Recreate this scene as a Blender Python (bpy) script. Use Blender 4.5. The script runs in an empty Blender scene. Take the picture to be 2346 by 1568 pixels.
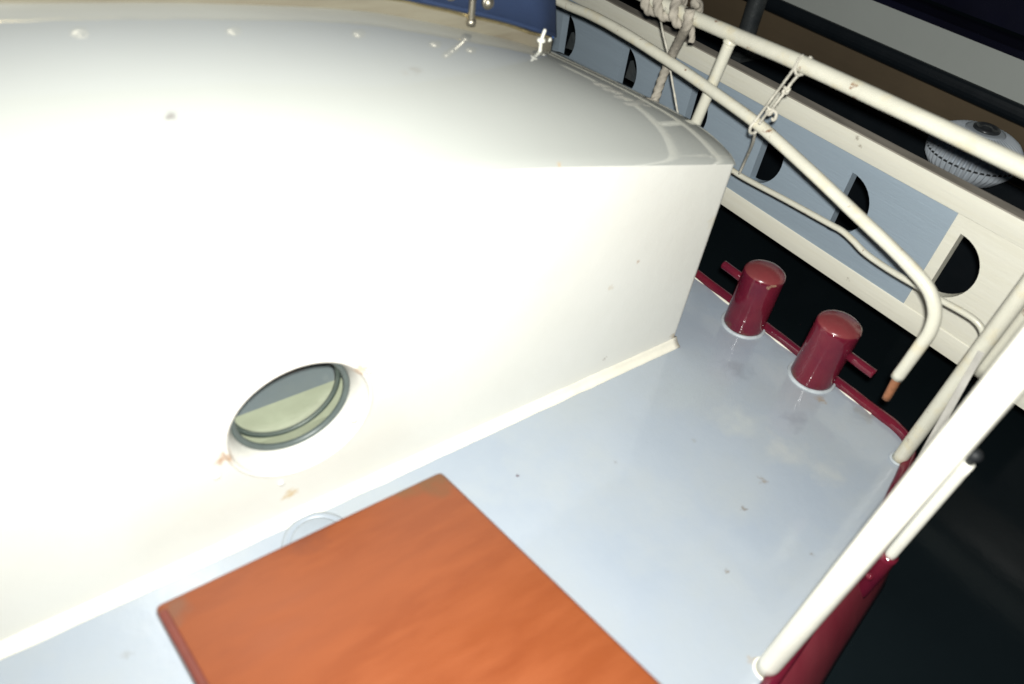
import bpy, bmesh, math, random
from mathutils import Vector, Matrix, noise

# ------------------------------------------------------------------ camera
SC = bpy.context.scene
COL = SC.collection
H = 1.4                                    # eye height above the deck, metres
CX, CY, F = 1173.0, 784.0, 1676.0          # picture centre and focal length in survey pixels (2346 wide)
RX = Vector((0.8170, -0.5670, 0.1060))     # image right in the world
N_ = Vector((909 - CX, 2603 - CY, F)).normalized()
A_ = Vector((-516 - CX, -1006 - CY, F)); A_ = (A_ - A_.dot(N_) * N_).normalized()
ZI = -N_; YI = A_; XI = YI.cross(ZI)       # world axes written in image axes
R = Matrix((XI, YI, ZI))                   # world = R @ image vector

def ray(px, py): return R @ Vector((px - CX, py - CY, F))
def onz(px, py, z):                        # survey pixel -> point on the level plane z (all in H units)
    d = ray(px, py); t = (z - 1) / d.z; return Vector((d.x * t, d.y * t, z))
def onx(px, py, x):
    d = ray(px, py); t = x / d.x; return Vector((x, d.y * t, 1 + d.z * t))
def ony(px, py, y):
    d = ray(px, py); t = y / d.y; return Vector((d.x * t, y, 1 + d.z * t))

cam_d = bpy.data.cameras.new('camera'); cam = bpy.data.objects.new('camera', cam_d); COL.objects.link(cam)
right = R @ Vector((1, 0, 0)); up = R @ Vector((0, -1, 0)); fwd = R @ Vector((0, 0, 1))
M4 = Matrix((right, up, -fwd)).transposed().to_4x4(); M4.translation = Vector((0, 0, H))
cam.matrix_world = M4
cam_d.sensor_width = 36; cam_d.lens = F / 2346 * 36; cam_d.clip_start = 0.02; cam_d.clip_end = 600
cam_d.dof.use_dof = True; cam_d.dof.focus_distance = 2.55; cam_d.dof.aperture_fstop = 1.9
SC.camera = cam
SC.cycles.caustics_reflective = False; SC.cycles.caustics_refractive = False
SC.render.resolution_x = 1024; SC.render.resolution_y = 684

# ------------------------------------------------------------------ world, night
w = bpy.data.worlds.new('World'); SC.world = w; w.use_nodes = True
bg = w.node_tree.nodes['Background']; bg.inputs[0].default_value = (0.35, 0.55, 0.70, 1); bg.inputs[1].default_value = 0.012
SC.view_settings.view_transform = 'Standard'; SC.view_settings.look = 'None'
SC.view_settings.exposure = 0; SC.view_settings.gamma = 1

# the camera's flash: a small lamp just above and right of the lens
fl = bpy.data.lights.new('flash', 'AREA'); fl.shape = 'DISK'; fl.size = 0.03; fl.energy = 68; fl.color = (0.99, 0.99, 0.95)
flo = bpy.data.objects.new('flash', fl); COL.objects.link(flo)
mf = M4.copy(); mf.translation = Vector((0, 0, H)) + up * 0.028 + right * 0.013 - fwd * 0.02
aim = (R @ Vector((1330 - CX, 760 - CY, F))).normalized()          # the flash head leans toward the rails
fr_ = aim.cross(up).normalized(); fu_ = fr_.cross(aim)
fm_ = Matrix((fr_, fu_, -aim)).transposed().to_4x4(); fm_.translation = mf.translation
flo.matrix_world = fm_

# ------------------------------------------------------------------ materials
def srgb(r, g, b):
    f = lambda c: (c / 255 / 12.92) if c / 255 <= 0.04045 else ((c / 255 + 0.055) / 1.055) ** 2.4
    return (f(r), f(g), f(b), 1)

def mat(name, base, rough=0.4, ior=1.5, metal=0.0, mottle=0.06, mscale=6.0, bump=0.0, bscale=60.0,
        rust=0.0, rust_col=(0.16, 0.055, 0.02), rscale=14.0, stains_and_sheen=(), coat=0.0, grain=None, stretch=(1, 1, 1), hue2=None):
    m = bpy.data.materials.new(name); m.use_nodes = True; nt = m.node_tree; nd = nt.nodes; lk = nt.links
    p = nd['Principled BSDF']; p.inputs['IOR'].default_value = ior; p.inputs['Metallic'].default_value = metal
    p.inputs['Coat Weight'].default_value = coat; p.inputs['Coat Roughness'].default_value = 0.06
    ge = nd.new('ShaderNodeNewGeometry'); mp = nd.new('ShaderNodeMapping'); mp.inputs['Scale'].default_value = stretch
    lk.new(ge.outputs['Position'], mp.inputs['Vector']); vec = mp.outputs['Vector']
    def nz(scale, detail=5, rough_=0.6, v=None):
        n = nd.new('ShaderNodeTexNoise'); n.inputs['Scale'].default_value = scale; n.inputs['Detail'].default_value = detail
        n.inputs['Roughness'].default_value = rough_; lk.new(v or vec, n.inputs['Vector']); return n.outputs['Fac']
    def ramp(src, a, b, ca=(0, 0, 0, 1), cb=(1, 1, 1, 1)):
        r = nd.new('ShaderNodeValToRGB'); r.color_ramp.elements[0].position = a; r.color_ramp.elements[1].position = b
        r.color_ramp.elements[0].color = ca; r.color_ramp.elements[1].color = cb; lk.new(src, r.inputs['Fac']); return r.outputs['Color']
    def mix(fac, a, b, mode='MIX'):
        x = nd.new('ShaderNodeMix'); x.data_type = 'RGBA'; x.blend_type = mode
        for s, v in ((0, fac), (6, a), (7, b)):
            if isinstance(v, (int, float, tuple)): x.inputs[s].default_value = v
            else: lk.new(v, x.inputs[s])
        return x.outputs[2]
    b3 = base[:3]; h2 = hue2 or tuple(c * (1 - 2.2 * mottle) for c in b3)
    col = ramp(nz(mscale), 0.3, 0.72, (*b3, 1), (*h2[:3], 1))
    if grain:
        g = nz(grain[0], 6, 0.65); col = mix(ramp(g, 0.42, 0.66), col, (*grain[1], 1))
    if rust > 0:
        f1 = ramp(nz(rscale, 6, 0.7), 0.72 - rust, 0.76 - rust * 0.9)
        col = mix(f1, col, (*rust_col, 1))
        f2 = ramp(nz(rscale * 0.6, 3, 0.6), 0.62 - rust, 0.85)
        col = mix(f2, col, (b3[0] * 0.95, b3[1] * 0.84, b3[2] * 0.62, 1))
    for (pt, rad, sc) in stains_and_sheen:
        ps = nd.new('ShaderNodeVectorMath'); ps.operation = 'DISTANCE'
        nv = nd.new('ShaderNodeTexNoise'); nv.inputs['Scale'].default_value = 9 / rad * 0.12; lk.new(ge.outputs['Position'], nv.inputs['Vector'])
        sb = nd.new('ShaderNodeVectorMath'); sb.operation = 'MULTIPLY_ADD'
        lk.new(nv.outputs['Color'], sb.inputs[0]); sb.inputs[1].default_value = (rad * 2.2,) * 3
        sb.inputs[2].default_value = (-rad * 1.1,) * 3
        ad = nd.new('ShaderNodeVectorMath'); ad.operation = 'ADD'
        lk.new(ge.outputs['Position'], ad.inputs[0]); lk.new(sb.outputs[0], ad.inputs[1])
        lk.new(ad.outputs[0], ps.inputs[0]); ps.inputs[1].default_value = tuple(pt)
        mr = nd.new('ShaderNodeMapRange'); mr.inputs[1].default_value = rad * 0.25; mr.inputs[2].default_value = rad
        mr.inputs[3].default_value = 0.75; mr.inputs[4].default_value = 0.0; lk.new(ps.outputs['Value'], mr.inputs[0])
        col = mix(mr.outputs[0], col, (*sc, 1))
    lk.new(col, p.inputs['Base Color'])
    rr = nd.new('ShaderNodeMapRange'); rr.inputs[3].default_value = rough * 0.75; rr.inputs[4].default_value = min(1, rough * 1.3)
    lk.new(nz(mscale * 2.3), rr.inputs[0]); lk.new(rr.outputs[0], p.inputs['Roughness'])
    if bump > 0:
        bp = nd.new('ShaderNodeBump'); bp.inputs['Strength'].default_value = 1; bp.inputs['Distance'].default_value = bump
        lk.new(nz(bscale), bp.inputs['Height']); lk.new(bp.outputs[0], p.inputs['Normal'])
    return m

S_ = lambda v: v * H
# ------------------------------------------------------------------ mesh helpers (H units in, metres out)
def tag(o, label=None, cat=None, group=None, kind=None):
    if label: o['label'] = label
    if cat: o['category'] = cat
    if group: o['group'] = group
    if kind: o['kind'] = kind
    return o
def empty(name, loc, label, cat, group=None):
    o = bpy.data.objects.new(name, None); COL.objects.link(o); o.location = S_(Vector(loc)); o.empty_display_size = 0.05
    return tag(o, label, cat, group)
def link(name, verts, faces, m, parent=None, smooth=True, bevel=0.0, mats=None, fm=None):
    me = bpy.data.meshes.new(name)
    off = parent_world(parent)
    me.from_pydata([S_(Vector(v)) - off for v in verts], [], faces)
    me.materials.append(m)
    if mats:
        for x in mats: me.materials.append(x)
        for i, k in enumerate(fm): me.polygons[i].material_index = k
    bm = bmesh.new(); bm.from_mesh(me); bmesh.ops.recalc_face_normals(bm, faces=bm.faces); bm.to_mesh(me); bm.free()
    for p in me.polygons: p.use_smooth = smooth
    o = bpy.data.objects.new(name, me); COL.objects.link(o)
    if parent: o.parent = parent
    if bevel > 0:
        b = o.modifiers.new('bevel', 'BEVEL'); b.width = bevel; b.segments = 3; b.limit_method = 'ANGLE'; b.angle_limit = math.radians(35)
        for p in me.polygons: p.use_smooth = True
        if hasattr(b, 'harden_normals'): b.harden_normals = False
    return o
def parent_world(p):
    v = Vector((0, 0, 0))
    while p: v += p.location; p = p.parent
    return v
def catmull(pts, n=8):
    pts = [Vector(p) for p in pts]; out = []
    for i in range(len(pts) - 1):
        p0 = pts[max(i - 1, 0)]; p1 = pts[i]; p2 = pts[i + 1]; p3 = pts[min(i + 2, len(pts) - 1)]
        for k in range(n):
            t = k / n
            out.append(0.5 * ((2 * p1) + (p2 - p0) * t + (2 * p0 - 5 * p1 + 4 * p2 - p3) * t * t + (3 * p1 - p0 - 3 * p2 + p3) * t ** 3))
    out.append(pts[-1]); return out
def resample(pts, step):
    out = [pts[0]]; acc = 0
    for a, b in zip(pts, pts[1:]):
        L = (b - a).length; n = max(1, int(round(L / step)))
        for k in range(1, n + 1): out.append(a.lerp(b, k / n))
    return out
def sweep(pts, r, seg=20, strands=0, twist=0, caps=True, wob=0.0, rfun=None):
    verts = []; faces = []
    n = len(pts); T = []
    for i in range(n):
        a = pts[max(i - 1, 0)]; b = pts[min(i + 1, n - 1)]; T.append((b - a).normalized())
    u = T[0].orthogonal().normalized(); s = 0
    for i in range(n):
        if i:
            u = (u - T[i] * u.dot(T[i])).normalized(); s += (pts[i] - pts[i - 1]).length
        v = T[i].cross(u)
        for k in range(seg):
            a = 2 * math.pi * k / seg; rr = rfun(s) if rfun else r
            if strands: rr *= 0.76 + 0.34 * abs(math.cos(strands / 2 * (a - twist * s)))
            if wob: rr *= 1 + wob * noise.noise(pts[i] * 25)
            verts.append(pts[i] + (u * math.cos(a) + v * math.sin(a)) * rr)
    for i in range(n - 1):
        for k in range(seg):
            a = i * seg + k; b = i * seg + (k + 1) % seg
            faces.append((a, b, b + seg, a + seg))
    if caps:
        faces.append(tuple(range(seg))); faces.append(tuple(range((n - 1) * seg, n * seg)))
    return verts, faces
def join(*vf):
    V = []; Fc = []
    for v, f in vf:
        o = len(V); V += list(v); Fc += [tuple(i + o for i in q) for q in f]
    return V, Fc
def lathe(prof, c, seg=48, axis=Vector((0, 0, 1)), ribs=0, amp=0.0, zamp=0.0):
    axis = Vector(axis).normalized(); u = axis.orthogonal().normalized(); v = axis.cross(u); V = []; Fc = []
    for (r, h) in prof:
        for k in range(seg):
            a = 2 * math.pi * k / seg; rr = r * (1 + (amp * (abs(math.cos(ribs * a / 2)) - 0.5) if ribs else 0))
            V.append(Vector(c) + axis * (h - (zamp if abs(math.cos(ribs * a / 2)) < .6 else 0)) + (u * math.cos(a) + v * math.sin(a)) * rr)
    for i in range(len(prof) - 1):
        for k in range(seg):
            a = i * seg + k; b = i * seg + (k + 1) % seg; Fc.append((a, b, b + seg, a + seg))
    Fc.append(tuple(range(seg))); Fc.append(tuple(range((len(prof) - 1) * seg, len(prof) * seg)))
    return V, Fc
def box(x0, x1, y0, y1, z0, z1):
    V = [Vector(p) for p in ((x0, y0, z0), (x1, y0, z0), (x1, y1, z0), (x0, y1, z0), (x0, y0, z1), (x1, y0, z1), (x1, y1, z1), (x0, y1, z1))]
    return V, [(0, 3, 2, 1), (4, 5, 6, 7), (0, 1, 5, 4), (1, 2, 6, 5), (2, 3, 7, 6), (3, 0, 4, 7)]
def lin(tab, x):
    if x <= tab[0][0]: return tab[0][1]
    for (a, fa), (b, fb) in zip(tab, tab[1:]):
        if x <= b: return fa + (fb - fa) * (x - a) / (b - a)
    return tab[-1][1]

# ------------------------------------------------------------------ roof height field, needed for stains and fittings
def crease(x):                                      # height of the sharp edge between side wall and roof
    a = min(max(x / .75, 0), 1)
    return .423 + .05 * (1.013 - x) + .17 * (max(1.013 - max(x, .75), 0) + .75 * (.5 - (a ** 3 - a ** 4 / 2)) - (x - 1.013 if x > 1.013 else 0))
def roofz(x, y):
    p = min(max((x + .2) / 1.21, 0), 1)
    ridge = .447 + .06 * (1.01 - x) + .1855 * (1 - p ** 3)
    wd = .36 - .215 * min(max((x - .4) / .6, 0), 1) ** 2
    t = min(max((y - .67) / wd, 0), 1); t = 1 - (1 - t) ** 2.4
    c = crease(x); u = max(y - .76, 0); q = min(max((x - .2) / .8, 0), 1)
    return c + (ridge - c) * t - .085 * q * q * u * u / (u + .10)
XE = [(.67, 1.012), (.69, 1.018), (2.4, 1.018)]
def on_roof(px, py, lift=0.0):
    z = .47
    for _ in range(40):
        p = onz(px, py, z); z = z * .5 + (roofz(p.x, p.y) + lift) * .5
    return p

# ------------------------------------------------------------------ materials in use
def hp(p): return tuple(S_(Vector(p)))
DECKSPOT = (0.10, 0.07, 0.05)
M = {}
M['white_paint'] = mat('white_paint', (.715, .712, .662), .34, 1.5, mottle=.04, mscale=2.6, hue2=(.68, .675, .615), bump=.0011, bscale=16, stains_and_sheen=[
    (hp(ony(822, 850, .67)), .020, (.45, .25, .08)), (hp(ony(520, 1052, .67)), .020, (.4, .2, .07)),
    (hp(ony(536, 985, .67)), .018, (.35, .17, .05)), (hp(ony(1462, 600, .67)), .007, (.4, .25, .15)),
    (hp(ony(1385, 822, .67)), .008, (.3, .25, .2)), (hp(ony(660, 1135, .67)), .020, (.55, .38, .15)),
    (hp(ony(1686, 400, .67)), .022, (.60, .50, .30)), (hp(ony(1668, 462, .67)), .008, (.06, .04, .03)), (hp(ony(1640, 505, .67)), .030, (.62, .57, .42)), (hp(ony(1545, 770, .67)), .02, (.42, .32, .18)), (hp(ony(1400, 660, .67)), .012, (.60, .55, .45)), (hp(ony(1285, 379, .67)), .006, (.6, .35, .1))])
M['roof_paint'] = mat('roof_gelcoat', (.425, .438, .41), .035, 2.1, mottle=.02, mscale=2.5, bump=.0005, bscale=4, stains_and_sheen=[
    (hp(on_roof(392, 268)), .009, (.12, .09, .09)), (hp(on_roof(952, 160)), .014, (.35, .34, .3)),
    (hp(on_roof(930, 168)), .010, (.4, .39, .35)), (hp(on_roof(1284, 378)), .008, (.55, .32, .08)), (hp(on_roof(1360, 378)), .006, (.5, .3, .2))])
M['trim_paint'] = mat('trim_paint', (.80, .77, .66), .35, 1.5, mottle=.06, mscale=9, bump=.002, bscale=25, rust=.03, rscale=9)
M['deck'] = mat('deck_paint', (.305, .352, .415), .085, 1.6, mottle=.0, mscale=1.7, hue2=(.365, .405, .45), grain=(3.6, (.35, .385, .415)), bump=.0006, bscale=30, stains_and_sheen=[
    (hp(onz(1186, 1090, 0)), .006, (.06, .02, .03)), (hp(onz(1748, 1102, 0)), .014, (.25, .22, .18)),
    (hp(onz(1704, 1166, 0)), .009, (.18, .15, .12)), (hp(onz(1665, 1310, 0)), .008, (.2, .17, .14)),
    (hp(onz(290, 1500, 0)), .012, (.28, .30, .31)), (hp(onz(1730, 1515, 0)), .016, (.35, .28, .2)),
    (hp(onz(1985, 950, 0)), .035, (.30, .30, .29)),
    (hp(onz(1880, 915, 0)), .018, (.33, .27, .2)), (hp(onz(1700, 975, 0)), .075, (.40, .43, .44)), (hp(onz(1790, 1030, 0)), .06, (.41, .43, .435)), (hp(onz(1900, 1085, 0)), .055, (.40, .425, .435)), (hp(onz(1690, 850, 0)), .05, (.27, .30, .34)), (hp(onz(1820, 960, 0)), .045, (.275, .305, .345)), (hp(onz(1560, 900, 0)), .08, (.36, .40, .43)), (hp(onz(1410, 1060, 0)), .006, (.25, .25, .25)),  # pale patches near the bollards: repaint, with pipe reflections put into the colour
    (hp(onz(1860, 1270, 0)), .006, (.2, .18, .15)), (hp(onz(1590, 1010, 0)), .008, (.3, .32, .33))])
M['red'] = mat('maroon_enamel', (.090, .0065, .021), .06, 1.5, mottle=.10, mscale=9, hue2=(.145, .014, .025), bump=.0010, bscale=16, rust=.045, rust_col=(.30, .20, .13), rscale=8, stains_and_sheen=[(hp(onz(1668, 742, .006)), .022, (.10, .06, .035)), (hp(onz(1824, 862, .006)), .020, (.12, .06, .035)), (hp(onz(1862, 885, .004)), .016, (.16, .09, .06)), (hp(onz(1700, 768, .004)), .014, (.14, .08, .05))])
M['red_hull'] = mat('maroon_hull_enamel', (.125, .010, .021), .30, 1.5, mottle=.15, mscale=5, hue2=(.17, .03, .04), bump=.002, bscale=18, rust=.03, rust_col=(.25, .18, .11), rscale=6)
M['red_top'] = mat('worn_maroon', (.17, .04, .042), .22, 1.5, mottle=.2, mscale=9, hue2=(.20, .035, .04), bump=.001, bscale=30)
M['pipe'] = mat('cream_pipe_paint', (.60, .585, .49), .30, 1.5, mottle=.06, mscale=7, bump=.0012, bscale=40, rust=.085, rscale=26)
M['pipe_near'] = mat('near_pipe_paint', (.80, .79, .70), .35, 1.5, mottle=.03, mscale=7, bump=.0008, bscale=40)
M['copper'] = mat('rusty_sleeve', (.33, .13, .06), .6, 1.5, mottle=.3, mscale=40, hue2=(.17, .07, .03), bump=.003, bscale=90)
M['bar'] = mat('grey_flat_bar', (.34, .325, .285), .5, 1.5, mottle=.2, mscale=12)
M['board_white'] = mat('board_white_paint', (.86, .84, .72), .45, 1.5, stains_and_sheen=[(hp(onx(1965, 315, 1.5)), .010, (.30, .26, .2)), (hp(onx(1972, 335, 1.5)), .008, (.35, .3, .22)), (hp(onx(1945, 640, 1.5)), .008, (.4, .36, .28)), (hp(onx(2010, 390, 1.5)), .006, (.4, .3, .2)), (hp(onx(1700, 120, 1.5)), .02, (.66, .6, .45))], mottle=.05, mscale=5, bump=.0012, bscale=50, stretch=(1, 0.12, 2.2), grain=(22, (.81, .785, .655)))
M['board_blue'] = mat('board_blue_paint', (.36, .44, .51), .42, 1.5, mottle=.06, mscale=5, bump=.0012, bscale=60, stretch=(1, .15, 3), grain=(26, (.345, .422, .49)))
M['board_cap'] = mat('board_bare_edge', (.42, .38, .32), .55, 1.5, mottle=.2, mscale=20, stretch=(1, .2, 1))
M['canvas'] = mat('blue_canvas', (.019, .036, .088), .85, 1.4, mottle=.12, mscale=9, bump=.0012, bscale=420, hue2=(.016, .030, .072))
M['coaming'] = mat('varnished_coaming', (.19, .175, .13), .22, 1.5, mottle=.12, mscale=14, hue2=(.14, .12, .085), stretch=(.3, .3, 3))
M['brass'] = mat('gilt_edge', (.75, .62, .35), .22, 1.5, metal=.9, mottle=.2, mscale=30)
M['steel'] = mat('snap_metal', (.40, .37, .30), .42, 1.5, metal=.95, mottle=.1, mscale=60)
M['rope'] = mat('rope_fibre', (.46, .42, .35), .9, 1.4, mottle=.22, mscale=30, bump=.0012, bscale=300)
M['cord'] = mat('cord_fibre', (.64, .61, .52), .85, 1.4, mottle=.2, mscale=60, bump=.001, bscale=400)
M['blue_cord'] = mat('blue_cord', (.05, .16, .50), .6, 1.4)
M['wood'] = mat('varnished_mahogany', (.18, .047, .014), .42, 1.4, mottle=.1, mscale=7, hue2=(.155, .037, .0105), stretch=(.45, 1.9, 1), grain=(16, (.19, .050, .015)), bump=.0003, bscale=12, coat=0,
    stains_and_sheen=[(hp(onz(1000, 1100, .2)), .045, (.11, .055, .022)), (hp(onz(930, 1125, .2)), .035, (.12, .055, .02)), (hp(onz(400, 1400, .2)), .035, (.13, .06, .035)), (hp(onz(1300, 1370, .17)), .05, (.12, .03, .014)), (hp(onz(700, 1240, .2)), .04, (.13, .035, .015)), (hp(onz(912, 1308, .175)), .006, (.5, .35, .25))])
M['wood_side'] = mat('red_board_edge', (.13, .022, .012), .4, 1.5, mottle=.15, mscale=12)
M['black_plastic'] = mat('black_knob', (.010, .012, .014), .6, 1.5)
M['dark_steel'] = mat('galvanised_pole', (.045, .055, .062), .5, 1.5, metal=.3, mottle=.4, mscale=14, hue2=(.11, .12, .12), bump=.002, bscale=60)
M['rubber'] = mat('black_rubber', (.010, .015, .020), .45, 1.5, mottle=.1)
M['hull_brown'] = mat('brown_hull', (.21, .158, .10), .28, 1.5, mottle=.12, mscale=1.4, hue2=(.15, .115, .076))
M['hull_grey'] = mat('pale_hull_band', (.62, .66, .62), .4, 1.5, mottle=.03, mscale=2)
M['hull_navy'] = mat('navy_topsides', (.012, .013, .035), .35, 1.5, mottle=.3, mscale=2)
M['fender'] = mat('ribbed_grey_plastic', (.68, .74, .80), .4, 1.5, mottle=.1, mscale=12, hue2=(.60, .66, .72))
M['fender_hub'] = mat('dark_hub', (.06, .065, .07), .3, 1.5, mottle=.2, mscale=20)
M['shelf'] = mat('pale_lining', (.56, .58, .46), .6, 1.5, mottle=.12, mscale=12, hue2=(.44, .45, .35))
M['inner'] = mat('cabin_interior', (.05, .053, .052), .7, 1.5)
M['gasket'] = mat('green_grey_gasket', (.10, .125, .12), .4, 1.5, mottle=.1, mscale=30)
wm = mat('harbour_water', (.014, .022, .026), .10, 1.33, mottle=.15, mscale=.8, bump=.0015, bscale=2.2); M['water'] = wm
gm = bpy.data.materials.new('porthole_glass'); gm.use_nodes = True
gnt = gm.node_tree; gnt.nodes.remove(gnt.nodes['Principled BSDF'])
g1 = gnt.nodes.new('ShaderNodeBsdfTransparent'); g1.inputs[0].default_value = (.94, .955, .93, 1)
g2 = gnt.nodes.new('ShaderNodeBsdfGlossy'); g2.inputs['Roughness'].default_value = .03
gl_ = gnt.nodes.new('ShaderNodeLayerWeight'); gl_.inputs[0].default_value = .5
g5 = gnt.nodes.new('ShaderNodeMath'); g5.operation = 'POWER'; g5.inputs[1].default_value = 4; gnt.links.new(gl_.outputs['Facing'], g5.inputs[0])
g3 = gnt.nodes.new('ShaderNodeMath'); g3.operation = 'MULTIPLY_ADD'; g3.inputs[1].default_value = .7; g3.inputs[2].default_value = .04; gnt.links.new(g5.outputs[0], g3.inputs[0])
g4 = gnt.nodes.new('ShaderNodeMixShader'); gn = gnt.nodes.new('ShaderNodeTexNoise'); gn.inputs['Scale'].default_value = 9
gb = gnt.nodes.new('ShaderNodeBump'); gb.inputs['Distance'].default_value = .0004
gnt.links.new(gn.outputs['Fac'], gb.inputs['Height']); gnt.links.new(gb.outputs[0], g2.inputs['Normal'])
gnt.links.new(g3.outputs[0], g4.inputs[0]); gnt.links.new(g1.outputs[0], g4.inputs[1]); gnt.links.new(g2.outputs[0], g4.inputs[2])
gnt.links.new(g4.outputs[0], gnt.nodes['Material Output'].inputs['Surface'])
M['glass'] = gm

# ------------------------------------------------------------------ setting: water and the deck
V = []; Fc = []
g = 40
for i in range(g + 1):
    for j in range(g + 1): V.append(Vector((-200 + 400 * i / g, -200 + 400 * j / g, -.62)))
for i in range(g):
    for j in range(g): a = i * (g + 1) + j; Fc.append((a, a + 1, a + g + 2, a + g + 1))
tag(link('water', V, Fc, M['water']), kind='structure')

# deck outline (level z = 0), aft edge then the curved quarter and the side running forward
edge = [Vector((1.222, 2.30, 0)), Vector((1.222, .80, 0)), Vector((1.224, .36, 0)), Vector((1.224, .275, 0)), Vector((1.205, .238, 0))]
edge += [Vector((1.15, .214, 0)), Vector((1.08, .192, 0)), Vector((1.006, .170, 0)), Vector((.82, .132, 0)), Vector((.638, .094, 0)), Vector((.35, .045, 0)), Vector((-.1, -.01, 0)), Vector((-1.4, -.10, 0))]
ce = [edge[0], edge[1]] + catmull(edge[1:], 6)[1:]
n = len(ce)
inner = [Vector((-1.4, 2.30, 0))]
V = [Vector(p) for p in ce] + inner
Fc = [tuple(range(len(V)))]
V2 = V + [Vector((p.x, p.y, -.02)) for p in V]; k = len(V)
Fc = [tuple(range(k)), tuple(range(2 * k - 1, k - 1, -1))] + [(i, (i + 1) % k, (i + 1) % k + k, i + k) for i in range(k)]
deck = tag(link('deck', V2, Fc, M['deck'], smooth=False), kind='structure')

# ------------------------------------------------------------------ hull of the boat: flared maroon side and the round gunwale
hull = empty('boat_hull', (1.0, .5, -.3), 'glossy maroon boat hull edge with rounded rail around the grey deck', 'boat hull')
def outset(p, i):
    a = ce[max(i - 1, 0)]; b = ce[min(i + 1, n - 1)]; t = (b - a).normalized()
    nrm = Vector((t.y, -t.x, 0)); nrm = -nrm if nrm.dot(Vector((.6, 1.2, 0)) - p) > 0 else nrm
    return nrm
V = []; Fc = []; prof = [(.0, -.012), (.022, -.018), (.046, -.045), (.066, -.085), (.076, -.125), (.070, -.15), (.035, -.22), (-.05, -.45), (-.12, -.75)]
for i in range(n):
    nr = outset(ce[i], i)
    side = min(max((1.16 - ce[i].x) / .16, 0), 1)               # the flare belongs to the side, the stern stays upright
    for (o, z) in prof:
        V.append(ce[i] + nr * (o * side + (.004 if side < 1 else 0)) + Vector((0, 0, z)))
q = len(prof)
for i in range(n - 1):
    for j in range(q - 1): a = i * q + j; Fc.append((a, a + 1, a + q + 1, a + q))
link('hull_side', V, Fc, M['red_hull'], hull)
gp_ = [p + outset(p, i) * .008 + Vector((0, 0, .004)) for i, p in enumerate(ce)]
link('gunwale_rail', *sweep(resample(gp_, .02), .0108, 16, wob=.06), M['red'], hull)
lp = [p + outset(p, i) * -.002 + Vector((0, 0, -.0008)) for i, p in enumerate(ce[:9])]
link('sealant_bead', *sweep(resample(lp, .008), .0022, 8, wob=1.6), M['trim_paint'], hull)

# ------------------------------------------------------------------ cabin
cab = empty('boat_cabin', (.3, 1.3, 0), 'white painted boat cabin with round porthole and glossy cambered roof', 'boat cabin')
# porthole circle on the wall plane
PC = Vector((.212, .67, .209)); PR = .102
# side wall as a plate with a round hole, wall plane y = .67
def wall_top(x): return crease(x) - .004
xs = [-1.4 + 2.4 * i / 96 for i in range(97)]; xs[-1] = 1.0
V = []; Fc = []; segc = 64
bx0, bx1, bz0, bz1 = PC.x - .13, PC.x + .13, PC.z - .13, PC.z + .13
def plate(x0, x1, z0, z1, nx, top=False):
    o = len(V)
    for i in range(nx + 1):
        x = x0 + (x1 - x0) * i / nx
        zt = wall_top(x) if top else z1
        V.append(Vector((x, .67, z0))); V.append(Vector((x, .67, zt)))
    for i in range(nx): a = o + 2 * i; Fc.append((a, a + 2, a + 3, a + 1))
plate(-1.4, bx0, 0, 0, 30, True); plate(bx1, 1.0, 0, 0, 50, True)
plate(bx0, bx1, 0, bz0, 8); plate(bx0, bx1, bz1, 0, 8, True)
o = len(V)
for k in range(segc):
    a = 2 * math.pi * k / segc; c, s = math.cos(a), math.sin(a); m_ = .13 / max(abs(c), abs(s))
    V.append(Vector((PC.x + PR * c, .67, PC.z + PR * s))); V.append(Vector((PC.x + m_ * c, .67, PC.z + m_ * s)))
for k in range(segc):
    a = o + 2 * k; b = o + 2 * ((k + 1) % segc); Fc.append((a, b, b + 1, a + 1))
# rounded end corner and the end wall behind it
o = len(V); arc = []
for k in range(9):
    t = math.pi / 2 * k / 8; arc.append((1.0 + .016 * math.sin(t), .67 + .016 * (1 - math.cos(t))))
for yv in (.72, .8, .884, 1.03, 1.16, 1.6, 2.2): arc.append((lin(XE, yv), yv))
for (x, y) in arc: V.append(Vector((x, y, 0))); V.append(Vector((x, y, roofz(x, y) - .004)))
for i in range(len(arc) - 1): a = o + 2 * i; Fc.append((a, a + 2, a + 3, a + 1))
o = len(V)   # front and far faces close the box
for (x, y) in ((1.0, 2.2), (-1.4, 2.2), (-1.4, .67)): V.append(Vector((x, y, 0))); V.append(Vector((x, y, roofz(x, y) - .004)))
Fc.append((o, o + 2, o + 3, o + 1)); Fc.append((o + 2, o + 4, o + 5, o + 3))
wall = link('wall', V, Fc, M['white_paint'], cab, smooth=False)
# roof
V = []; Fc = []; nu, nv = 120, 70
for i in range(nu + 1):
    for j in range(nv + 1):
        y = .67 + 1.53 * (j / nv) ** 1.6
        xe = lin(XE, y)
        s = 1 - (1 - i / nu) ** 1.3
        x = -1.4 + (xe + 1.4) * s
        # rounded lip toward the side wall and toward the end
        dy = y - .67; lip = .004 * math.exp(-dy / .004) + .004 * math.exp(-(xe - x) / .006)
        V.append(Vector((x, y, roofz(x, y) - lip)))
for i in range(nu):
    for j in range(nv): a = i * (nv + 1) + j; Fc.append((a, a + 1, a + nv + 2, a + nv + 1))
link('roof', V, Fc, M['roof_paint'], cab)
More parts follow.
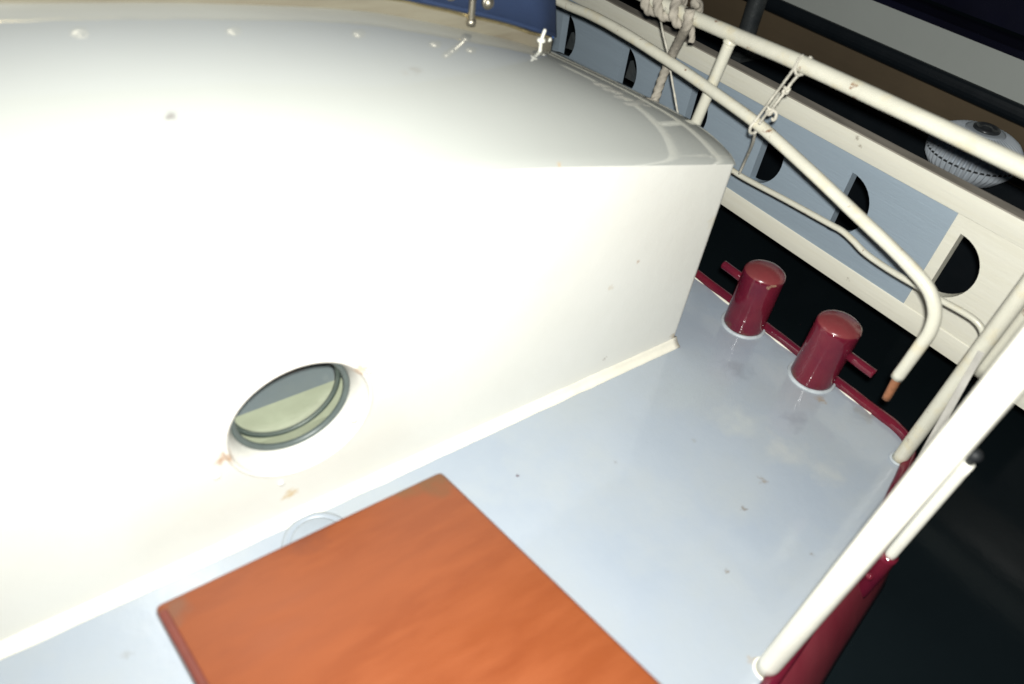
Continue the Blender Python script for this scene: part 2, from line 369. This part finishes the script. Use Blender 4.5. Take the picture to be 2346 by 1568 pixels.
# cove moulding at the wall foot
V = []; Fc = []; pf = [(.0, .017), (-.003, .012), (-.005, .009), (-.008, .006), (-.012, .004), (-.0145, .0025), (-.016, -.002), (.004, -.002), (.004, .017)]
nm = 160
for i in range(nm + 1):
    x = -1.4 + 2.414 * i / nm; q_ = .0016 * noise.noise(Vector((i * .3, 0, 0))) + .0008 * noise.noise(Vector((i * 1.1, 5, 0)))
    for (yy, zz_) in pf: V.append(Vector((x, .6695 + yy * (1 + q_ * 60), zz_ * (1 + q_ * 50))))
for i in range(nm):
    for j in range(len(pf)): a = i * len(pf) + j; b = i * len(pf) + (j + 1) % len(pf); Fc.append((a, b, b + len(pf), a + len(pf)))
Fc.append(tuple(range(len(pf)))); Fc.append(tuple(range(nm * len(pf), (nm + 1) * len(pf))))
link('base_moulding', V, Fc, M['trim_paint'], cab)
# porthole
ph = link('porthole', *lathe([(PR, 0), (PR, .002), (PR - .003, .004), (PR - .014, .028), (PR - .014, .045), (PR - .001, .045)], PC, 64, (0, 1, 0)), M['white_paint'], cab)
ph.data.polygons[0]
bmx = bmesh.new(); bmx.from_mesh(ph.data)
for f_ in [f for f in bmx.faces if len(f.verts) > 10]: bmx.faces.remove(f_)
bmx.to_mesh(ph.data); bmx.free()
def ring(c, R0, r, ax=(0, 1, 0), seg=64, s2=10):
    ax = Vector(ax).normalized(); u = ax.orthogonal().normalized(); v = ax.cross(u); V = []; Fc = []
    for k in range(seg):
        a = 2 * math.pi * k / seg; d = u * math.cos(a) + v * math.sin(a)
        for m_ in range(s2):
            b = 2 * math.pi * m_ / s2; V.append(Vector(c) + d * (R0 + r * math.cos(b)) + ax * r * math.sin(b))
    for k in range(seg):
        for m_ in range(s2):
            a = k * s2 + m_; b = k * s2 + (m_ + 1) % s2; c2 = ((k + 1) % seg) * s2 + (m_ + 1) % s2; d2 = ((k + 1) % seg) * s2 + m_
            Fc.append((a, b, c2, d2))
    return V, Fc
link('rim', *ring(PC - Vector((0, .0005, 0)), PR + .003, .0036), M['white_paint'], ph)
link('gasket', *join(ring(PC + Vector((0, .036, 0)), PR - .018, .005), ring(PC + Vector((0, .060, 0)), PR - .020, .004)), M['gasket'], ph)
link('glass', *lathe([(.001, 0), (PR - .014, 0), (PR - .014, .004), (.001, .004)], PC + Vector((0, .045, 0)), 64, (0, 1, 0)), M['glass'], ph, smooth=False)
cup = link('lining', *join(box(PC.x - .3, PC.x + .3, .735, .738, .0, .118), box(PC.x - .3, PC.x + .3, .7382, .80, .112, .118)), M['shelf'], ph, smooth=False)
link('inner_wall', *box(PC.x - .5, PC.x + .6, .99, 1.0, .0, .40), M['inner'], ph, smooth=False)
for (px, py) in ((848, 850), (497, 1092), (812, 963), (645, 1108)):
    c = ony(px, py, .668)
    link('screw', *lathe([(.0055, -.001), (.005, -.0035), (.002, -.005)], c + Vector((0, .002, 0)), 16, (0, 1, 0)), M['white_paint'], ph)

# blue canvas on its varnished coaming
cont = [on_roof(px, py) for (px, py) in ((-500, 30), (-200, 8), (100, 2), (400, 2), (600, 8), (844, 24), (960, 44), (1082, 70), (1160, 88), (1228, 108), (1262, 116))]
cc = resample(catmull(cont, 8), .015)
cov = empty('canvas_cover', cc[len(cc) // 2], 'navy blue canvas cover buttoned to a curved varnished coaming on the cabin roof', 'canvas cover')
def ribbon(curve, z0, z1, t, lean=(0, 0), bulge=0):
    V = []; Fc = []; nz_ = 6
    for i, p in enumerate(curve):
        a = curve[max(i - 1, 0)]; b = curve[min(i + 1, len(curve) - 1)]; tt = (b - a); tt.z = 0; tt.normalize(); nn = Vector((tt.y, -tt.x, 0))
        for j in range(nz_ + 1):
            z = z0 + (z1 - z0) * j / nz_; w_ = (z - z0); off = Vector((lean[0], lean[1], 0)) * w_
            wv = bulge * noise.noise(Vector((i * .12, j * .5, 3)))
            V.append(p + off + nn * (wv - t / 2) + Vector((0, 0, z)))
        for j in range(nz_, -1, -1):
            z = z0 + (z1 - z0) * j / nz_; w_ = (z - z0); off = Vector((lean[0], lean[1], 0)) * w_
            wv = bulge * noise.noise(Vector((i * .12, j * .5, 3)))
            V.append(p + off + nn * (wv + t / 2) + Vector((0, 0, z)))
    q = 2 * (nz_ + 1)
    for i in range(len(curve) - 1):
        for j in range(q): a = i * q + j; b = i * q + (j + 1) % q; Fc.append((a, b, b + q, a + q))
    Fc.append(tuple(range(q))); Fc.append(tuple(range((len(curve) - 1) * q, len(curve) * q)))
    return V, Fc
link('coaming', *ribbon(cc[:-2], -.012, .022, .012), M['coaming'], cov)
link('gilt_strip', *sweep([p + Vector((-.002, -.005, .0225 + .002 * noise.noise(p * 30))) for p in cc[:-2]], .0030, 8), M['brass'], cov)
cl = [p + Vector((.001, -.004, 0)) for p in cc]
link('canvas', *ribbon(cl, .024, .42, .006, (-.12, .10), .006), M['canvas'], cov)
link('hem', *sweep([p + Vector((0, -.005, .028)) for p in cc], .0035, 8), M['canvas'], cov)
def at_curve(px):
    best = min(range(len(cc)), key=lambda i: abs(proj(cc[i])[0] - px)); return best
def proj(p):
    v = R.transposed() @ (Vector(p) - Vector((0, 0, 1))); return (CX + F * v.x / v.z, CY + F * v.y / v.z)
for bxp in (-160, 170, 545, 850, 1030, 1108):
    i = at_curve(bxp); p = cc[i]; a = cc[max(i - 1, 0)]; b = cc[min(i + 1, len(cc) - 1)]; t = (b - a).normalized(); nn = Vector((t.y, -t.x, 0))
    if nn.dot(Vector((0, 0, 0)) - p) < 0: nn = -nn
    c = p + nn * .011 + Vector((0, 0, .047))
    link('snap_button', *lathe([(.0098, -.006), (.0098, 0), (.0085, .0025), (.0078, .001), (.0055, .0045), (.002, .0065)], c, 24, nn), M['steel'], cov)
i = at_curve(1078); p = cc[i]
nn = Vector((-.7, -.7, 0))
rod = [p + nn * .014 + Vector((0, 0, z)) for z in (.012, .02, .035, .05, .068, .08, .088)]
tb = link('turnbuckle', *join(sweep(rod, .0052, 12), lathe([(.007, 0), (.008, .006), (.006, .010)], rod[0], 16), lathe([(.007, 0), (.0075, .01), (.006, .016)], rod[3], 16), lathe([(.007, 0), (.0075, .01), (.006, .016)], rod[4], 16)), M['steel'], cov)
# white hooks and the blue loop at the canvas corner
hk = empty('lashing_hooks', on_roof(1245, 112), 'pair of small white hooks with blue cord loop at the canvas corner', 'hooks')
for (a, b, c_) in (((1237, 118), (1238, 103), (1248, 92)), ((1252, 114), (1254, 100), (1259, 92))):
    q0 = on_roof(*a); q1 = on_roof(a[0], a[1]) + Vector((-.002, -.002, .018)); q2 = q1 + Vector((.010, .006, .014))
    link('hook', *join(sweep(catmull([q0, q0.lerp(q1, .5), q1, q2], 5), .0028, 10), lathe([(.0065, -.002), (.0072, .001), (.005, .004)], q1, 14)), M['pipe_near'], hk)
q = on_roof(1250, 110) + Vector((-.010, -.008, .026))
link('cord_loop', *ring(q, .011, .0045, (.6, .2, .5), 20, 8), M['blue_cord'], hk)

# ------------------------------------------------------------------ bollards
def bollard(cx_, cy_, pin_dir, label, dark=1):
    root = empty('mooring_bollard', (cx_, cy_, 0), label, 'bollard', 'maroon mooring bollards on the after deck')
    hgt = .143; r = .0435
    link('post', *lathe([(r * 1.02, .0), (r * 1.01, .01), (r, .03), (r, hgt - .012), (r * .995, hgt - .004), (r * .975, hgt)], (cx_, cy_, 0), 56), M['red'], root)
    link('cap', *lathe([(r * .975, hgt - .001), (r * .97, hgt + .001), (r * .85, hgt + .0055), (r * .65, hgt + .0095), (r * .45, hgt + .012), (r * .2, hgt + .0138), (.001, hgt + .0142)], (cx_, cy_, 0), 56), M['red_top'], root)
    link('weld_bead', *ring((cx_, cy_, .0), r + .0015, .0048, (0, 0, 1), 56), M['deck_rim'], root)
    y0 = cy_ + pin_dir * (r - .006); y1 = cy_ + pin_dir * (r + .054); z = .094
    pn = [Vector((cx_ + .004, y0, z)), Vector((cx_ + .004, y0 + (y1 - y0) * .5, z)), Vector((cx_ + .004, y1, z)), Vector((cx_ + .004, y1 + pin_dir * .003, z))]
    link('pin', *sweep(pn, .0115, 16, rfun=lambda s: .0095), M['red'], root)
    return root
M['deck_rim'] = mat('sealant_rim', (.52, .57, .60), .4, 1.5, mottle=.15, mscale=30, bump=.002, bscale=60)
b1 = bollard(1.196, .640, 1, 'maroon bollard nearer the white cabin wall, its pin pointing to the cabin')
b2 = bollard(1.200, .455, -1, 'maroon bollard farther from the cabin, its pin pointing to the loose curved pipe')

# ------------------------------------------------------------------ filler cap by the wall
fc = empty('deck_filler_cap', onz(700, 1196, 0), 'round painted filler cap in the grey deck below the porthole, partly behind the wooden lid', 'deck fitting')
c = onz(703, 1198, 0); c.y = .607
M['cap_paint'] = mat('cap_paint', (.335, .38, .43), .35, 1.5, mottle=.06, mscale=12)
link('flange', *lathe([(.054, 0), (.053, .004), (.047, .006), (.044, .0045), (.0435, .004)], c, 48), M['cap_paint'], fc)
link('lid', *lathe([(.041, .003), (.040, .008), (.036, .0095), (.001, .0095)], c, 48), M['cap_paint'], fc)
link('slot', *box(c.x - .012, c.x + .012, c.y - .004, c.y + .004, .0085, .0115), M['trim_paint'], fc, smooth=False)

# ------------------------------------------------------------------ wooden locker with its sloping lid
wz = .20
L0 = onz(350, 1385, wz); R0 = onz(1012, 1078, wz)
dx = Vector((1, 0, 0)); dy = Vector((0.0, -.994, .111)).normalized(); 
L0 = Vector((L0.x, .506, wz)); W_ = R0.x - L0.x
dyv = Vector((.107, -.988, .111)).normalized(); LEN = .62; up_ = dx.cross(-dyv).normalized()
if up_.z < 0: up_ = -up_
def lidpt(u, v, h): return L0 + dx * u + dyv * v + up_ * h
def lidbox(u0, u1, v0, v1, h0, h1):
    V = [lidpt(u, v, h) for h in (h0, h1) for (u, v) in ((u0, v0), (u1, v0), (u1, v1), (u0, v1))]
    return V, [(0, 1, 2, 3), (4, 7, 6, 5), (0, 4, 5, 1), (1, 5, 6, 2), (2, 6, 7, 3), (3, 7, 4, 0)]
lk_ = empty('wooden_locker', (L0.x + W_ / 2, .3, 0), 'varnished mahogany locker lid standing on the grey deck in the foreground', 'locker')
lid = link('lid', *lidbox(0, W_, 0, LEN, -.020, 0), M['wood'], lk_, bevel=.010)
link('edge_strip', *lidbox(-.0002, .0105, .012, LEN - .012, -.017, .0012), M['wood_side'], lk_, bevel=.004)
V = [lidpt(u, v, -.020) for (u, v) in ((.02, .02), (W_ - .02, .02), (W_ - .02, LEN - .02), (.02, LEN - .02))]
V = V + [Vector((p.x, p.y, .002)) for p in V]
link('box_body', V, [(0, 1, 2, 3), (7, 6, 5, 4), (0, 4, 5, 1), (1, 5, 6, 2), (2, 6, 7, 3), (3, 7, 4, 0)], M['wood'], lk_, smooth=False)

# ------------------------------------------------------------------ the big white board across the water gap
BX = 1.50; BT = .030; HT = .026
def by(px, py): return onx(px, py, BX)
zt = .351; zbt = by(2047, 407).z; zbb = by(1680, 439).z; zb = .0185
ye = by(2133, 592).y                      # where the blue panel ends
holes = [onx(a, b, BX + HT).y for (a, b) in ((1305, 39), (1443, 112), (1601, 205), (1771, 300), (1962, 406), (2203, 550))]
hz = .5 * (by(1965, 402).z + by(1906, 533).z) ; hr = .5 * abs(by(1965, 402).z - by(1906, 533).z)
pb = empty('slotted_board', (BX, 1.2, 0), 'long cream board with blue-grey panel and half-round holes spanning behind the rails', 'board')
y_lo, y_hi = .12, 2.7
def dshape(y0, nseg=20):
    pts = [(y0, hz + hr)]
    for k in range(1, nseg): a = math.pi / 2 - math.pi * k / nseg; pts.append((y0 - hr * math.cos(a) * .98, hz + hr * math.sin(a)))
    pts.append((y0, hz - hr)); return pts
def panel(ya, yb, za, zb_, hol, name, m):
    bm = bmesh.new(); ed = []
    def loop(pts):
        vs = [bm.verts.new(S_(Vector((BX, y, z))) - parent_world(pb)) for (y, z) in pts]
        for i in range(len(vs)): ed.append(bm.edges.new((vs[i], vs[(i + 1) % len(vs)])))
    loop([(ya, za), (yb, za), (yb, zb_), (ya, zb_)])
    for h in hol: loop(dshape(h))
    bmesh.ops.triangle_fill(bm, use_beauty=True, edges=ed)
    r = bmesh.ops.extrude_face_region(bm, geom=bm.faces[:])
    for v in [e for e in r['geom'] if isinstance(e, bmesh.types.BMVert)]: v.co.x += S_(HT)
    bmesh.ops.recalc_face_normals(bm, faces=bm.faces)
    me = bpy.data.meshes.new(name); bm.to_mesh(me); bm.free(); me.materials.append(m)
    o = bpy.data.objects.new(name, me); COL.objects.link(o); o.parent = pb; return o
link('top_rail', *box(BX - .002, BX + BT, y_lo, y_hi, zbt, zt - .002), M['board_white'], pb, smooth=False, bevel=.003)
link('top_edge', *box(BX - .001, BX + BT + .001, y_lo, y_hi, zt - .0019, zt + .001), M['board_cap'], pb, smooth=False)
link('bottom_rail', *box(BX - .002, BX + BT, y_lo, y_hi, zb, zbb), M['board_white'], pb, smooth=False, bevel=.003)
panel(ye, y_hi, zbb + .0001, zbt - .0001, [h for h in holes if h > ye], 'blue_panel', M['board_blue'])
panel(y_lo, ye - .0002, zbb + .0001, zbt - .0001, [h for h in holes if h < ye], 'end_panel', M['board_white'])

for (q1, q2, q3) in (((1296, 110), (1318, 118), (1309, 75)), ((1432, 178), (1457, 192), (1444, 140))):
    P3 = [onx(a, b, BX + HT + .02) for (a, b) in (q1, q2, q3)]; P4 = [p + Vector((.012, 0, 0)) for p in P3]
    link('gusset', P3 + P4, [(0, 1, 2), (5, 4, 3), (0, 3, 4, 1), (1, 4, 5, 2), (2, 5, 3, 0)], M['dark_steel'], pb, smooth=False)

# ------------------------------------------------------------------ rails
XR = 1.10
top = empty('top_handrail', onx(1680, 80, XR), 'straight cream tubular top handrail with welded stanchion beside the slotted board', 'handrail')
tp = [onx(1380, -60, XR), onx(1500, 2, XR), onx(1680, 80, XR), onx(1845, 150, XR), onx(2100, 268, XR), onx(2346, 385, XR)]
tp.append(tp[-1] + (tp[-1] - tp[-2]) * .45)
link('top_tube', *sweep(resample(catmull(tp, 4), .02), .0128, 24, wob=.03), M['pipe'], top)
s0 = onx(1678, 84, XR); s1 = onx(1580, 315, XR)
sd = (s1 - s0)
link('stanchion', *sweep(resample([s0, s0 + sd * 2.0], .02), .0105, 24, wob=.03), M['pipe'], top)
link('weld', *ring(s0 + sd.normalized() * .011, .0100, .0022, sd, 24, 8), M['pipe'], top)

cp = empty('curved_pipe', onx(2120, 770, 1.065), 'cream pipe bending down to a loose end with a rusty copper sleeve', 'pipe')
XC = 1.065
pts = [(1060, -110), (1270, -2), (1352, 34), (1430, 76), (1540, 146), (1640, 215), (1740, 288), (1850, 386), (1960, 490), (2030, 556), (2095, 622), (2130, 668), (2142, 715), (2132, 757), (2110, 790), (2055, 866)]
cpts = []
for (a, b) in pts: cpts.append(onx(a, b, XC))
link('tube', *sweep(resample(catmull(cpts, 6), .012), .0100, 24, wob=.04), M['pipe'], cp)
e0 = onx(2062, 856, XC); e1 = onx(2030, 914, XC)
sl = link('sleeve', *sweep(resample([e0, e1], .008), .0072, 20, wob=.15), M['copper'], cp)

tn = empty('thin_rail', onx(1960, 560, 1.30), 'thin wavy cream rod running from the cabin corner to the corner post', 'rod')
XT = 1.255
tpts = [onx(1560, 318, XT), onx(1640, 362, XT)] + [onx(a, b, XT) for (a, b) in ((1695, 402), (1800, 458), (1900, 513), (1930, 530), (1955, 552), (1985, 582), (2040, 620), (2100, 655), (2150, 685), (2200, 712), (2235, 735), (2252, 760), (2252, 790))]
link('rod', *sweep(resample(catmull(tpts, 6), .012), .0058, 16, wob=.05), M['pipe'], tn)

# posts at the corner
pc = empty('corner_post', (1.166, .224, 0), 'slim cream post at the deck corner with a flat grey brace', 'post')
link('tube', *sweep(resample([Vector((1.166, .226, -.002)), Vector((1.166, .226, .75))], .02), .0132, 24, wob=.02), M['pipe'], pc)
link('foot_weld', *ring((1.166, .226, .002), .0145, .003, (0, 0, 1), 24, 8), M['deck_rim'], pc)
def on_post(px, py): return onx(px, py, 1.166)
fa = onx(2248, 806, 1.150); fb = onz(2020, 1215, .004)
dirb = (fb - fa).normalized(); sidev = dirb.cross(Vector((fa.x, fa.y, fa.z - 1))).normalized()
vb = []
tw = (Vector((fa.x, fa.y, fa.z - 1))).normalized()
for (p, w_) in ((fa, .0048), (fa.lerp(fb, .5), .006), (fb, .008)):
    for (sx, sy) in ((-1, -1), (1, -1), (1, 1), (-1, 1)): vb.append(p + sidev * w_ * sx + tw * .003 * sy)
fbx = []
for i in range(2):
    for j in range(4): a = i * 4 + j; b_ = i * 4 + (j + 1) % 4; fbx.append((a, b_, b_ + 4, a + 4))
fbx += [(0, 1, 2, 3), (8, 9, 10, 11)]
link('flat_brace', vb, fbx, M['bar'], pc, smooth=False)
XL = 1.20
lp_ = empty('hanging_pipe', onx(2243, 858, XL), 'open-ended cream pipe hanging just beyond the corner post', 'pipe')
pe = onx(2247, 858, XL)
link('tube', *sweep(resample([pe, Vector((pe.x, pe.y - .004, pe.z + .5))], .02), .012, 24, wob=.03), M['pipe'], lp_)

bp_ = empty('rail_post', (.640, .101, 0), 'thick overexposed white post nearest the camera at the deck edge', 'post')
pb0 = Vector((.640, .101, -.004)); pr_ = R @ Vector((2386 - CX, 775 - CY, F)) * (.60 / F); pt = Vector((pr_.x, pr_.y, 1 + pr_.z))
link('tube', *sweep(resample([pb0, pt, pt + (pt - pb0) * .3], .03), .0152, 32, wob=.01), M['pipe_near'], bp_)
link('foot_weld', *ring((.640, .101, .001), .0165, .0022, (0, 0, 1), 32, 8), M['pipe_near'], bp_)

# short pipe standing in a maroon socket on the hull
so = onz(1998, 1322, -.012)
sk = empty('socket_pipe', so, 'short white pipe in a maroon socket outside the hull with black knob', 'pipe')
top_s = ony(2058, 1258, so.y); top_p = ony(2252, 1036, so.y)
link('socket', *sweep(resample([so - Vector((0, 0, .05)), Vector((so.x, so.y, top_s.z))], .01), .0126, 24, wob=.03), M['red'], sk)
link('tube', *sweep(resample([Vector((so.x, so.y, top_s.z - .01)), Vector((so.x, so.y, top_p.z))], .02), .0085, 24), M['pipe_near'], sk)
link('bolt', *lathe([(.006, 0), (.006, .004), (.003, .007)], onz(1992, 1322, .02) , 12, (-.6, .2, .8)), M['red'], sk)
kc = Vector((so.x, so.y, top_p.z)) 
link('knob', *lathe([(.005, 0), (.0055, .006), (.008, .009), (.0098, .014), (.0094, .019), (.0065, .023), (.002, .025)], kc, 28), M['black_plastic'], sk)

# ------------------------------------------------------------------ ropes
def axis_at(px, py): return onx(px, py, XR)
rp = empty('mooring_rope', onx(1560, 30, XR), 'thick twisted beige rope wound around the top handrail and hanging behind the cabin', 'rope')
ra = axis_at(1484, -8); rb = axis_at(1590, 40); ax = (rb - ra); axn = ax.normalized()
u = Vector((1, 0, 0)); u = (u - axn * u.dot(axn)).normalized(); v = axn.cross(u)
wr = []
turns = 3.3
for k in range(int(turns * 48) + 1):
    a = 2 * math.pi * k / 48; t = k / (turns * 48)
    tt = t ** 1.15 + .012 * math.sin(a * .5 + .6)
    rad = .0128 + .0080 + .001 * math.sin(a * .37)
    wr.append(ra + ax * tt + (u * math.cos(a) + v * math.sin(a)) * rad)
link('wrapping', *sweep(wr, .0086, 24, 3, 115), M['rope'], rp)
XH = 1.115
hang = catmull([onx(1580, 22, 1.075), onx(1574, 58, 1.082), onx(1558, 90, XH), onx(1540, 125, XH + .025), onx(1520, 172, XH + .035), onx(1505, 215, XH + .03), onx(1497, 245, XH + .02), onx(1488, 300, XH + .02)], 8)
link('hanging_strand', *sweep(resample(hang, .006), .0090, 24, 3, 120), M['rope'], rp)
tail = catmull([onx(1588, 40, 1.12), onx(1584, 60, 1.125), onx(1586, 80, 1.125), onx(1583, 97, 1.125)], 6)
link('loose_end', *sweep(resample(tail, .006), .0058, 18, 3, 110), M['rope'], rp)
lc = catmull([onx(1524, 20, 1.075), onx(1514, 42, 1.12)] + [onx(a, b, 1.145) for (a, b) in ((1519, 75), (1530, 122), (1538, 175), (1548, 232), (1560, 300))], 6)
th = empty('thin_lanyard', onx(1520, 80, 1.14), 'thin pale line hanging beside the thick rope', 'line')
link('line', *sweep(resample(lc, .006), .0022, 10, 2, 300), M['cord'], th)

kn = empty('knotted_cord', onx(1800, 205, XR), 'thin knotted cord tied from the top handrail to the curved pipe', 'cord')
def loop_around(c, axis, r, n=20, ph=0, a1=2 * math.pi, drift=0):
    axis = axis.normalized(); u = Vector((0, 0, 1)); u = (u - axis * u.dot(axis)).normalized(); v = axis.cross(u)
    return [c + (u * math.cos(ph + a1 * k / n) + v * math.sin(ph + a1 * k / n)) * r + axis * drift * k / n for k in range(n + 1)]
tdir = tp[4] - tp[3]
link('upper_loop', *sweep(loop_around(onx(1833, 148, XR), tdir, .0152, drift=.012), .0026, 10, 2, 320), M['cord'], kn)
s1_ = catmull([onx(1823, 152, 1.086), onx(1800, 184, 1.092), onx(1770, 224, 1.098), onx(1742, 262, 1.060), onx(1729, 280, 1.052)], 6)
s2_ = catmull([onx(1841, 160, 1.108), onx(1820, 182, 1.110), onx(1803, 204, 1.110), onx(1787, 226, 1.105), onx(1768, 250, 1.090), onx(1752, 266, 1.070), onx(1740, 284, 1.052)], 6)
link('long_strand', *sweep(resample(s1_, .004), .0024, 10, 2, 320), M['cord'], kn)
link('short_strand', *sweep(resample(s2_, .004), .0026, 10, 2, 320), M['cord'], kn)
def knot(px, py, x, r):
    c = onx(px, py, x); P = []
    for k in range(61):
        t = 2 * math.pi * k / 60
        P.append(c + Vector((r * .6 * math.sin(3 * t), r * (math.sin(t) + 2 * math.sin(2 * t)) * .4, r * (math.cos(t) - 2 * math.cos(2 * t)) * .4)))
    return sweep(P, .0026, 10, 2, 300)
link('knot', *knot(1801, 207, 1.11, .0048), M['cord'], kn)
link('knot', *knot(1764, 254, 1.085, .0056), M['cord'], kn)
tl = catmull([onx(a, b, 1.085) for (a, b) in ((1764, 252), (1774, 254), (1779, 264), (1773, 276), (1768, 272))], 6)
link('tail', *sweep(resample(tl, .004), .0028, 10, 2, 300), M['cord'], kn)
link('lower_loop', *sweep(loop_around(onx(1728, 288, XC), cpts[7] - cpts[6], .0125, drift=.010), .0026, 10, 2, 320), M['cord'], kn)
dn = catmull([onx(1730, 302, 1.078), onx(1724, 330, 1.13), onx(1708, 366, 1.22), onx(1694, 398, 1.25)], 6)
link('down_strand', *sweep(resample(dn, .004), .0027, 10, 2, 320), M['cord'], kn)

# ------------------------------------------------------------------ neighbouring boat behind
NX = 2.62
zz = [onx(1998, 134, NX).z, onx(2000, 270, NX).z]
def nz_(px, py, x=NX): return onx(px, py, x).z
z_bot = nz_(1938, 243); z_b1 = nz_(2044, 157); z_g0 = nz_(2080, 127); z_g1 = nz_(2180, 73)
nb = empty('neighbour_boat', (NX, 1.5, -.3), 'dark brown hulled boat with pale band moored behind the slotted board', 'boat')
ya, yb = -3.5, 7.0
link('lower_hull', *box(NX + .03, NX + .05, ya, yb, -.9, z_bot), M['rubber'], nb, smooth=False)
hb = [Vector((NX + .0, 0, z_b1)), Vector((NX + .010, 0, z_b1 - (z_b1 - z_bot) * .3)), Vector((NX + .045, 0, z_bot - .02))]
def strip(prof, name, m, thick=.02):
    V = []; Fc = []; ny = 40; k = len(prof)
    for i in range(ny + 1):
        y = ya + (yb - ya) * i / ny
        for (x, z) in prof: V.append(Vector((x, y, z)))
    for i in range(ny):
        for j in range(k): a = i * k + j; b = i * k + (j + 1) % k; Fc.append((a, b, b + k, a + k))
    Fc.append(tuple(range(k))); Fc.append(tuple(range(ny * k, (ny + 1) * k)))
    return link(name, V, Fc, m, nb, smooth=False)
strip([(NX - .0, z_b1), (NX + .01, z_b1 - .05), (NX + .045, z_bot - .01), (NX + .1, z_bot - .01), (NX + .1, z_b1)], 'brown_side', M['hull_brown'])
# round rubber strake
rs = (z_g0 - z_b1) / 2
strip([(NX + .005 - .018 * math.sin(math.pi * t / 8), z_b1 + .0005 + (z_g0 - z_b1) * (1 - math.cos(math.pi * t / 8)) / 2) for t in range(9)] + [(NX + .09, z_g0), (NX + .09, z_b1 + .0005)], 'rubbing_strake', M['rubber'])
strip([(NX + .004, z_g0 + .0005), (NX + .004, z_g1), (NX + .06, z_g1), (NX + .06, z_g0 + .0005)], 'pale_band', M['hull_grey'])
strip([(NX - .004, z_g1 + .0005), (NX - .006, z_g1 + .022), (NX + .08, z_g1 + .022), (NX + .08, z_g1 + .0005)], 'navy_capping', M['hull_navy'])
strip([(NX + .25, z_g1 + .0), (NX + .25, z_g1 + .9), (NX + .3, z_g1 + .9), (NX + .3, z_g1)], 'navy_cabin_side', M['hull_navy'])
strip([(NX + .081, z_g1 - .03), (NX + .081, z_g1 - .01), (NX + .25, z_g1 - .01), (NX + .25, z_g1 - .03)], 'side_deck', M['hull_navy'])

# ribbed fender between the boats
fxc = 2.36
fcen = onx(2236, 338, fxc)
fd = empty('ribbed_fender', fcen, 'round ribbed grey fender with dark central hub in front of the brown hull', 'fender')
fr = .126
pr = [(fr * .55, -.085), (fr * .80, -.070), (fr * .95, -.045), (fr, -.02), (fr * .985, .0), (fr * .93, .018), (fr * .82, .033), (fr * .66, .044), (fr * .44, .053)]
link('ribbed_body', *lathe(pr, fcen, 368, (0, 0, 1), 46, .11, .009), M['fender'], fd)
link('crown', *lathe([(fr * .45, .044), (fr * .45, .054), (fr * .40, .056), (fr * .3, .057), (.001, .057)], fcen, 48), M['fender'], fd)
link('hub', *lathe([(fr * .30, .055), (fr * .30, .062), (fr * .26, .066), (fr * .19, .062), (fr * .16, .060), (fr * .10, .066), (.001, .067)], fcen, 40), M['fender_hub'], fd)
link('band', *ring(fcen + Vector((0, 0, -.022)), fr * 1.02, .003, (0, 0, 1), 64, 8), M['fender_hub'], fd)

# dark steel pole
pxp = onx(1700, 112, 2.40)
pl = empty('steel_pole', pxp, 'dark galvanised pole standing behind the top handrail', 'pole')
link('tube', *sweep(resample([pxp, pxp + Vector((0, 0, 1.0))], .05), .034, 28, wob=.03), M['dark_steel'], pl)
link('foot', *lathe([(.044, -.02), (.045, 0), (.036, .012)], pxp, 28), M['dark_steel'], pl)
link('bracket', *box(pxp.x - .03, NX + .0, pxp.y - .03, pxp.y + .03, pxp.z - .04, pxp.z - .019), M['dark_steel'], pl, smooth=False)
